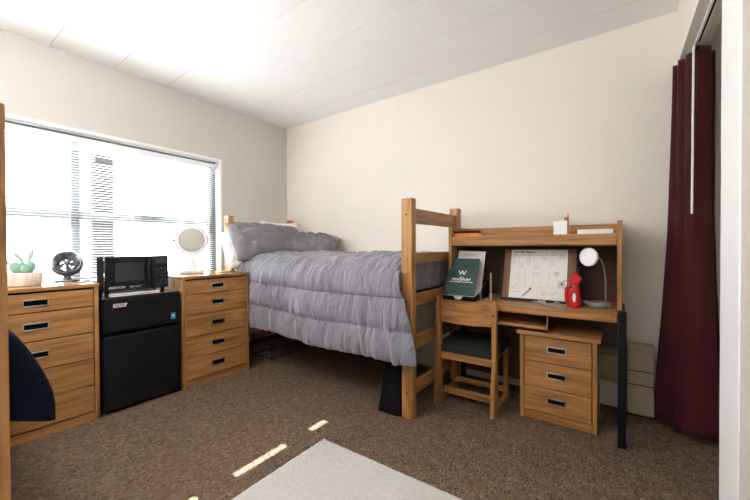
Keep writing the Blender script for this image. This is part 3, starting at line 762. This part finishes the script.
# ------------------------------------------------------------------ things on the desk
zd = 0.7505
og = thing('file_organizer', 'black wire desk organizer holding papers and a folder', 'organizer', (-0.955, 2.56, zd))
o_ = MB()
o_.box((-0.125, -0.16, 0.0), (0.118, 0.17, 0.006))
o_.prism([(-0.16, 0.006), (0.17, 0.006), (0.17, 0.13), (0.10, 0.12), (-0.06, 0.045), (-0.16, 0.032)], 0, -0.125, -0.121)
o_.prism([(-0.16, 0.006), (0.17, 0.006), (0.17, 0.13), (0.10, 0.12), (-0.06, 0.045), (-0.16, 0.032)], 0, 0.114, 0.118)
o_.box((-0.121, 0.166, 0.006), (0.114, 0.17, 0.13))
o_.prism([(-0.121, 0.006), (-0.03, 0.006), (-0.03, 0.020), (-0.045, 0.034), (-0.121, 0.034)], 1, -0.16, -0.157)
o_.prism([(0.114, 0.006), (0.02, 0.006), (0.02, 0.020), (0.035, 0.034), (0.114, 0.034)], 1, -0.16, -0.157)
o_.build('tray', M_blackpl, og, bevel=0.001)
ri = MB(); ri.tube([(-0.125, -0.16, 0.036), (0.118, -0.16, 0.036), (0.118, -0.06, 0.05), (0.118, 0.10, 0.124)], 0.0025, 6)
ri.build('rim', M_silver, og)
wd = MB()
wd.tube([(0.122, -0.045, 0.0), (0.122, -0.045, 0.135), (0.122, -0.022, 0.135), (0.122, -0.022, 0.0)], 0.0022, 6)
wd.build('divider_wire', M_badge, og)
wd = MB(); wd.tube([(0.190, -0.02, 0.0), (0.190, -0.02, 0.20), (0.190, 0.0, 0.20), (0.190, 0.0, 0.0)], 0.0018, 6)
wd.tube([(0.118, -0.01, 0.004), (0.190, -0.01, 0.004)], 0.002, 6)
wd.build('divider_wire', M_badge, og)
lp = thing('paper_pile', 'grey sheets lying in the bottom of the desk organizer', 'papers', (-0.955, 2.55, zd + 0.0065))
MB().box((-0.105, -0.14, 0), (0.10, 0.10, 0.016), rz(0.02), (0, 0, 0)).build('sheets', M_paper, lp)
# white papers behind the folder
pp = thing('paper_sheets', 'white paper sheets standing behind the green folder', 'papers', (-0.966, 2.605, zd + 0.0235), (R(-14), 0, R(1)))
MB().box((-0.108, 0.0, 0.0), (0.108, 0.005, 0.345), ry(R(2)), (0, 0, 0)).build('sheets', M_paper, pp)
# lines of print on the front sheet
pl = MB()
for k in range(2): pl.box((-0.07 + 0.02 * k, -0.0004, 0.316 - 0.012 * k), (0.06 - 0.01 * k, -0.0001, 0.320 - 0.012 * k))
pl.build('print_lines', M_inkg, pp)
fo = thing('folder', 'dark green folder with white lettering in the organizer', 'folder', (-0.984, 2.47, zd + 0.0235), (R(-27), 0, R(0)))
MB().box((-0.118, 0.0, 0.0), (0.118, 0.006, 0.312)).build('cover', M_green, fo, bevel=0.0012)
lg = MB()
for xa, xb in ((-0.028, -0.014), (0.0, -0.014), (0.0, 0.014), (0.028, 0.014)):
    lg.prism([(xb - 0.003, 0.172), (xb + 0.003, 0.172), (xa + 0.0045, 0.208), (xa - 0.0045, 0.208)], 1, -0.0006, -0.0001)
lg.build('logo', M_whink, fo)
rtx = (PI / 2, 0, 0)
text('SUNY', 0.014, (0.0, -0.0003, 0.152), rtx, fo, M_whink, 'CENTER', bold=0.0003)
text('BROCKPORT', 0.025, (0.0, -0.0003, 0.133), rtx, fo, M_whink, 'CENTER', bold=0.0009)
text('STATE UNIVERSITY OF NEW YORK', 0.0118, (0.0, -0.0003, 0.113), rtx, fo, M_whink, 'CENTER', bold=0.0004)

# weekly planner board
lean = math.atan2(0.115, 0.38)
bo = thing('planner_board', 'black-framed board with a white weekly planner on desk', 'board', (-0.4735, 2.632, zd + 0.0048), (-lean, 0, 0))
bw, bh = 0.252, 0.402
b = MB()
b.box((-bw, 0, 0), (bw, 0.016, 0.014)); b.box((-bw, 0, bh - 0.014), (bw, 0.016, bh))
b.box((-bw, 0, 0.014), (-bw + 0.014, 0.016, bh - 0.014)); b.box((bw - 0.014, 0, 0.014), (bw, 0.016, bh - 0.014))
b.build('frame', M_blackmet, bo, bevel=0.002)
MB().box((-bw + 0.014, 0.006, 0.014), (bw - 0.014, 0.014, bh - 0.014)).build('panel', CORK, bo)
px0, px1, pz0, pz1 = -0.190, 0.186, 0.018, 0.382
sh = MB().box((px0, 0.0045, pz0), (px1, 0.0058, pz1)).build('planner_sheet', M_paper, bo)
yt = 0.0043
text('Weekly Planner', 0.023, (px0 + 0.02, yt, pz1 - 0.018), rtx, sh, M_ink, bold=0.0006)
text('Date:', 0.012, (px0 + 0.275, yt, pz1 - 0.020), rtx, sh, M_ink)
cwid = (px1 - px0 - 0.012) / 7
for k, dname in enumerate(('Monday', 'Tuesday', 'Wednesday', 'Thursday', 'Friday', 'Saturday', 'Sunday')):
    text(dname, 0.0095, (px0 + 0.006 + cwid * (k + 0.5), yt, pz1 - 0.042), rtx, sh, M_ink, 'CENTER')
rl = MB()
for k in range(1, 7): rl.box((px0 + 0.006 + cwid * k - 0.0006, yt - 0.0002, pz0 + 0.085), (px0 + 0.006 + cwid * k + 0.0006, yt + 0.0002, pz1 - 0.035))
for zz in (pz0 + 0.085, pz1 - 0.034): rl.box((px0 + 0.006, yt - 0.0002, zz - 0.0006), (px1 - 0.006, yt + 0.0002, zz + 0.0006))
rl.box((px0 + 0.19, yt - 0.0002, pz0 + 0.006), (px0 + 0.191, yt + 0.0002, pz0 + 0.08))
rl.build('ruled_lines', M_inkg, sh)
text('Notes', 0.010, (px0 + 0.012, yt, pz0 + 0.072), rtx, sh, M_ink)
text('To do', 0.010, (px0 + 0.20, yt, pz0 + 0.072), rtx, sh, M_ink)
hw = MB(); rnd = random.Random(5)
def scrib(x, z, w_, h=0.004, n=12):
    pts = [(x + w_ * i / n, yt, z + h * (rnd.random() - 0.5) * 2) for i in range(n + 1)]
    hw.tube(pts, 0.0007, 4)
for cx, zz, w_ in ((0.008, .300, .03), (0.008, .285, .026), (0.010, .270, .034), (0.012, .255, .03), (0.062, .262, .03), (0.066, .245, .024), (0.072, .232, .018),
                   (0.112, .305, .034), (0.112, .290, .03), (0.114, .276, .022), (0.114, .262, .026), (0.114, .249, .02), (0.166, .246, .036), (0.166, .233, .032), (0.166, .220, .036),
                   (0.168, .190, .034), (0.168, .176, .03), (0.222, .300, .026), (0.222, .286, .022), (0.270, .282, .038), (0.270, .268, .030), (0.274, .255, .022),
                   (0.326, .320, .034), (0.326, .308, .036), (0.326, .296, .028), (0.026, .046, .05), (0.215, .052, .04), (0.215, .040, .09), (0.22, .028, .03), (0.3, .052, .02)):
    scrib(px0 + cx, pz0 + zz, w_)
hw.build('handwriting', M_ink, sh)
dd = MB()
def loop(cx, cz_, a, b_, rot=0.0, r=0.0009):
    dd.tube([(px0 + cx + a * math.cos(t) * math.cos(rot) - b_ * math.sin(t) * math.sin(rot), yt, pz0 + cz_ + a * math.cos(t) * math.sin(rot) + b_ * math.sin(t) * math.cos(rot)) for t in [2 * PI * k / 18 for k in range(18)]], r, 4, True)
for k in range(5): loop(0.345 + 0.012 * math.cos(k * 1.257), 0.118 + 0.012 * math.sin(k * 1.257), 0.009, 0.006, k * 1.257, 0.0013)
loop(0.345, 0.118, 0.005, 0.005, 0, 0.003); loop(0.362, 0.140, 0.008, 0.005, 0.6, 0.0014); loop(0.330, 0.095, 0.009, 0.004, -0.5); loop(0.36, 0.092, 0.010, 0.005, 0.5, 0.0013)
loop(0.312, 0.188, 0.014, 0.012, 0); loop(0.312, 0.188, 0.009, 0.007, 0)
for k in range(6): loop(0.100 + 0.008 * k, 0.022 + 0.0075 * k, 0.010, 0.005, 0.9)
loop(0.145, 0.072, 0.006, 0.004, 0.7, 0.003)
dd.build('doodle', M_ink, sh)

# handheld steamer
sm = thing('garment_steamer', 'red handheld garment steamer standing before the planner board', 'steamer', (-0.233, 2.55, zd))
body = [(0.034, 0.0), (0.040, 0.006), (0.041, 0.04), (0.038, 0.085), (0.031, 0.125), (0.026, 0.150)]
MB().lathe([(0, 0)] + body + [(0, 0.152)], sy=0.8, seg=28).build('tank', M_red, sm)
MB().prism([(-0.026, 0.150), (0.026, 0.150), (0.050, 0.190), (0.012, 0.224), (-0.006, 0.222), (-0.024, 0.185)], 1, -0.022, 0.022).build('nozzle', M_red, sm, bevel=0.007, seg=3)
MB().tube([(-0.036, 0, 0.135), (-0.044, 0, 0.11), (-0.046, 0, 0.07), (-0.043, 0, 0.03)], [0.008, 0.009, 0.009, 0.008], 8).build('handle', M_red, sm)
MB().ell((0.004, -0.029, 0.062), (0.010, 0.005, 0.033)).build('water_window', M_paper, sm)
MB().lathe([(0, -0.003), (0.007, -0.003), (0.007, 0.003), (0, 0.003)], (-0.016, -0.026, 0.132), rx(PI / 2), 14).build('button', M_black, sm)
cd = thing('steamer_cord', 'grey power cord with plug lying beside the red steamer', 'cord', (-0.37, 2.555, zd))
MB().tube(catmull([(0.095, 0.04, 0.0055), (0.03, 0.02, 0.0055), (-0.06, 0.0, 0.0055), (-0.03, -0.035, 0.0055), (0.03, -0.065, 0.0055), (0.085, -0.085, 0.0055), (0.105, -0.075, 0.0055), (0.115, -0.055, 0.0055)], 8), 0.0045, 6).build('cable', M_silver, cd)
MB().box((-0.085, 0.015, 0.0), (-0.035, 0.045, 0.022)).build('plug', M_silver, cd, bevel=0.005)
MB().box((-0.115, 0.021, 0.008), (-0.086, 0.0235, 0.014)).build('prong', M_chrome, cd)
MB().box((-0.115, 0.036, 0.008), (-0.086, 0.0385, 0.014)).build('prong', M_chrome, cd)
MB().lathe([(0, 0), (0.018, 0), (0.019, 0.012), (0.012, 0.018), (0, 0.018)], (0.03, 0.055, 0.0), None, 16).build('adapter', M_silver, cd)

# gooseneck lamp
lm = thing('desk_lamp', 'gooseneck desk lamp with round white head at desk right', 'lamp', (-0.110, 2.68, zd))
MB().lathe([(0, 0), (0.078, 0), (0.080, 0.004), (0.080, 0.024), (0.076, 0.030), (0, 0.031)], seg=36).build('base', M_lampb, lm)
neck = catmull([(0.042, 0.0, 0.030), (0.044, 0.0, 0.10), (0.042, 0.0, 0.18), (0.034, -0.004, 0.25), (0.018, -0.012, 0.305), (-0.012, -0.020, 0.327), (-0.040, -0.026, 0.325)], 8)
MB().tube(neck, 0.0042, 8).build('neck', M_lampm, lm)
L_ = rz(R(-30)) @ rx(R(90 - 2))
hp = Vector((-0.046, -0.058, 0.325))
hh = MB().lathe([(0, -0.028), (0.030, -0.027), (0.053, -0.016), (0.060, 0.0), (0.060, 0.006), (0.056, 0.008), (0.054, 0.005), (0, 0.005)], hp, L_, 40).build('lamp_head', M_white, lm, ang=50)
MB().lathe([(0, 0.0052), (0.0535, 0.0052), (0.052, 0.009), (0, 0.010)], hp, L_, 40).build('diffuser', M_diff, hh)
rc = MB().tube(catmull([(0.0, 0.0, 0.006), (0.03, 0.01, 0.03), (0.05, 0.0, 0.010), (0.0, -0.02, 0.006)], 8), 0.005, 8, False)
tag(rc.build('red_cable', M_redcord), 'short red cable loop behind the lamp base', 'cable', None, (-0.075, 2.79, zd))

# things on the hutch shelf
zh = 1.2255
bk = thing('book', 'orange book lying on the hutch shelf under a black one', 'book', (-0.975, 2.66, zh), group='books on the hutch shelf')
MB().box((-0.095, -0.06, 0.0), (0.095, 0.07, 0.002)).box((-0.095, -0.06, 0.022), (0.095, 0.07, 0.024)).box((-0.095, -0.06, 0.002), (0.095, -0.057, 0.022)).build('cover', M_orange, bk)
MB().box((-0.092, -0.0565, 0.002), (0.092, 0.067, 0.022)).build('pages', M_paper, bk)
bk2 = thing('book', 'thin black book lying on top of the orange book', 'book', (-0.985, 2.665, zh + 0.0245), (0, 0, R(2)), group='books on the hutch shelf')
MB().box((-0.09, -0.06, 0.0), (0.09, 0.065, 0.002)).box((-0.09, -0.06, 0.016), (0.09, 0.065, 0.018)).box((-0.09, -0.06, 0.002), (0.09, -0.057, 0.016)).build('cover', M_blackpl, bk2)
MB().box((-0.087, -0.0565, 0.002), (0.087, 0.062, 0.016)).build('pages', M_ink, bk2)
bx = thing('box', 'small white cube box on top of the hutch', 'box', (-0.318, 2.655, zh), (0, 0, R(-4)))
MB().box((-0.041, -0.04, 0), (0.041, 0.04, 0.088)).build('carton', M_white, bx, bevel=0.002)
MB().box((-0.0405, -0.0405, 0.0885), (0.0405, 0.0405, 0.092)).build('lid', M_white, bx, bevel=0.001)
bo2 = thing('bottle', 'slim orange bottle with pale cap behind the white box', 'bottle', (-0.297, 2.735, zh))
MB().lathe([(0, 0), (0.013, 0), (0.014, 0.003), (0.014, 0.125), (0, 0.126)]).build('body', M_orange, bo2)
MB().lathe([(0, 0.1265), (0.0135, 0.1265), (0.0135, 0.146), (0, 0.147)]).build('cap', M_badge, bo2)
ps = thing('paper_stack', 'flat stack of white papers on top of the hutch', 'papers', (-0.123, 2.70, zh))
MB().box((-0.098, -0.085, 0.0), (0.098, 0.10, 0.030)).build('sheets', M_paper, ps, bevel=0.001)
pn = MB().tube([(-0.72, 2.64, zh + 0.0045), (-0.79, 2.62, zh + 0.0045)], 0.004, 6).build('pencil', M_pen)
tag(pn, 'brown pencil lying on the hutch shelf beside the books', 'pencil')

# ------------------------------------------------------------------ radiator cover on the back wall
rd = thing('radiator_cover', 'beige radiator cover low on the wall behind the desk', 'radiator', (0.0, YB, 0))
MB().prism([(-0.001, 0.20), (-0.075, 0.20), (-0.08, 0.23), (-0.078, 0.395), (-0.06, 0.44), (-0.001, 0.445)], 0, -1.06, 0.046).build('cover', M_heat, rd, bevel=0.003)
MB().box((-1.06, -0.082, 0.388), (0.046, -0.0785, 0.393)).build('seam', M_base, rd)
MB().prism([(-0.001, 0.02), (-0.115, 0.02), (-0.112, 0.10), (-0.098, 0.17), (-0.088, 0.22), (-0.088, 0.475), (-0.001, 0.485)], 0, 0.047, 0.196).build('end_cap', M_heat, rd, bevel=0.012, seg=3)
MB().box((0.050, -0.0895, 0.305), (0.193, -0.0875, 0.311)).box((0.050, -0.0915, 0.212), (0.193, -0.0875, 0.218)).build('seam', M_base, rd)

# ------------------------------------------------------------------ rug
rg = MB()
def rugf(u, v):
    x = -1.43 + 1.66 * u; y = 0.22 + 1.26 * v
    e = min(u, 1 - u, v, 1 - v)
    zz = 0.004 + 0.016 * min(1, e * 60) + 0.0022 * noise.noise((x * 45, y * 45, 0)) + 0.002 * noise.noise((x * 7, y * 7, 2))
    return (x + 0.004 * noise.noise((x * 30, y * 30, 5)) * (e < 0.02), y + 0.004 * noise.noise((x * 30, y * 30, 8)) * (e < 0.02), max(0.003, zz))
rg.grid(rugf, 240, 190)
tag(rg.build('rug', M_rug, ang=80), 'off-white plush rectangular rug on the brown carpet', 'rug')

# ------------------------------------------------------------------ closet curtain
ct = thing('closet_curtain', 'maroon curtain bunched at the closet opening by back wall', 'curtain', (0.37, 2.84, 0))
cb = MB()
top_ = catmull([(-0.005, -0.165), (0.035, -0.150), (0.055, -0.130), (-0.03, -0.105), (-0.034, -0.085), (0.07, -0.070), (0.072, -0.05), (-0.055, -0.035), (-0.06, -0.015), (0.078, 0.0), (0.08, 0.018), (-0.070, 0.035), (-0.072, 0.055), (0.075, 0.07), (0.07, 0.09), (-0.05, 0.10)], 10)
bot_ = catmull([(-0.055, -0.16), (0.02, -0.175), (0.10, -0.140), (-0.04, -0.10), (-0.09, -0.085), (0.10, -0.070), (0.115, -0.04), (-0.10, -0.03), (-0.13, -0.015), (0.10, 0.0), (0.12, 0.018), (-0.14, 0.03), (-0.16, 0.05), (0.09, 0.07), (0.08, 0.09), (-0.10, 0.10)], 10)
top_, _l = resample(top_, 190); bot_, _l = resample(bot_, 190)
def cf(u, v):
    i = int(round(u * 189)); a, b_ = top_[i], bot_[i]; w_ = v ** 1.2
    x = a[0] + (b_[0] - a[0]) * w_ + 0.012 * v * noise.noise((u * 9, v * 2, 1)); y = a[1] + (b_[1] - a[1]) * w_ + 0.010 * v * noise.noise((u * 8, v * 2.2, 9))
    x += 0.004 * noise.noise((u * 40, v * 4, 3))
    return (x, min(y, 0.118), (2.290 - 0.010 * abs(math.sin(u * 30))) * (1 - v) + (0.030 + 0.012 * math.sin(u * 25)) * v)
cb.grid(cf, 190, 50)
cb.build('layer', M_curt, ct, ang=80, solid=0.004)
cw = MB(); cw.tube([(-0.022, -0.178, 2.285), (-0.026, -0.182, 1.33)], 0.0055, 8); cw.build('wand', M_white, ct)
ck = MB(); ck.box((-0.016, -0.19, 2.287), (0.004, -0.165, 2.308)); ck.build('carrier', M_chrome, ct, bevel=0.002)
tr_ = MB(); tr_.box((-0.013, -1.05, 0), (0.013, 0.12, 0.014)); tr_.m(1); tr_.box((-0.004, -1.05, -0.0015), (0.004, 0.12, 0.0))
o = tr_.build('curtain_track', [M_white, M_black]); tag(o, 'white curtain track under the closet bulkhead', 'curtain track', None, (0.370, 2.84, 2.3005))

# ------------------------------------------------------------------ light
wd_ = bpy.data.worlds.new('daylight'); bpy.context.scene.world = wd_; wd_.use_nodes = True
bgd = wd_.node_tree.nodes['Background']; bgd.inputs[0].default_value = (0.93, 0.97, 1.0, 1); bgd.inputs[1].default_value = 6.3
sun = bpy.data.lights.new('sun', 'SUN'); sun.energy = 24.0; sun.angle = R(0.3); sun.color = (1.0, 0.965, 0.92)
so = bpy.data.objects.new('sun', sun); C.objects.link(so)
sd = Vector((1.965, 0.0, -1.875)).normalized()
so.rotation_euler = sd.to_track_quat('-Z', 'Y').to_euler(); so.location = (-6, 1.2, 5)

# fill lamps added out of view to brighten the room
def emit(name, col, st):
    m, nt, b = new_mat(name); b.inputs['Base Color'].default_value = (0.8, 0.8, 0.8, 1)
    b.inputs['Emission Color'].default_value = (*col, 1); b.inputs['Emission Strength'].default_value = st
    return m
cl = thing('added_fill_pendant', 'added linear fill light hung over the room out of view', 'added fill light', (-2.0, -0.15, ZC))  # made-up pendant, out of view, lifts the room light
MB().box((-0.66, -0.05, -0.33), (0.66, 0.05, -0.30)).build('housing', M_white, cl, bevel=0.004)
for x in (-0.5, 0.5): MB().tube([(x, 0, -0.30), (x, 0, -0.001)], 0.004, 6).build('hanger', M_white, cl)
MB().prism([(-0.10, -0.331), (-0.12, -0.36), (-0.10, -0.40), (0.10, -0.40), (0.12, -0.36), (0.10, -0.331)], 0, -0.65, 0.65).build('diffuser', emit('fill_acrylic_glow', (1.0, 0.965, 0.91), 10.5), cl, bevel=0.01)
MB().box((-0.62, -0.03, -0.2995), (0.62, 0.03, -0.275)).build('fill_uplight', emit('fill_uplight_glow', (1.0, 0.97, 0.93), 30.0), cl, bevel=0.004)
tl = thing('added_floor_uplight', 'added white uplighter for fill, unseen near the front wall', 'lamp', (-0.45, -0.55, 0))  # unseen uplighter added to brighten the ceiling
MB().lathe([(0, 0), (0.14, 0), (0.14, 0.015), (0.02, 0.03), (0, 0.03)], seg=32).build('base', M_white, tl)
MB().tube([(0, 0, 0.03), (0, 0, 1.66)], 0.012, 10).build('pole', M_white, tl)
MB().lathe([(0, 1.66), (0.03, 1.66), (0.10, 1.70), (0.17, 1.78), (0.174, 1.782), (0.104, 1.706), (0.03, 1.668), (0, 1.668)], seg=36).build('lamp_shade', M_white, tl)
MB().ell((0, 0, 1.725), (0.06, 0.06, 0.045)).build('bulb', emit('fill_bulb_glow', (1.0, 0.97, 0.93), 185.0), tl)

# ------------------------------------------------------------------ camera
cam = bpy.data.cameras.new('camera'); co = bpy.data.objects.new('camera', cam); C.objects.link(co)
yaw, pit, rol = R(35.35), R(-0.6), R(-0.25)
fw = Vector((-math.sin(yaw) * math.cos(pit), math.cos(yaw) * math.cos(pit), math.sin(pit)))
r0 = Vector((math.cos(yaw), math.sin(yaw), 0)); u0 = r0.cross(fw)
r2 = r0 * math.cos(rol) + u0 * math.sin(rol); u2 = -r0 * math.sin(rol) + u0 * math.cos(rol)
co.matrix_world = Matrix(((r2.x, u2.x, -fw.x, 0), (r2.y, u2.y, -fw.y, 0), (r2.z, u2.z, -fw.z, 1.15), (0, 0, 0, 1)))
cam.sensor_width = 36; cam.lens = 343 / 750 * 36; cam.clip_start = 0.05
sc_ = bpy.context.scene; sc_.camera = co
sc_.view_settings.view_transform = 'Standard'; sc_.view_settings.look = 'None'; sc_.view_settings.exposure = 1.12; sc_.view_settings.gamma = 1.0
sc_.view_settings.use_curve_mapping = False
sc_.cycles.use_denoising = True
sc_.cycles.max_bounces = 12; sc_.cycles.diffuse_bounces = 8; sc_.cycles.transparent_max_bounces = 16
sc_.cycles.sample_clamp_indirect = 10
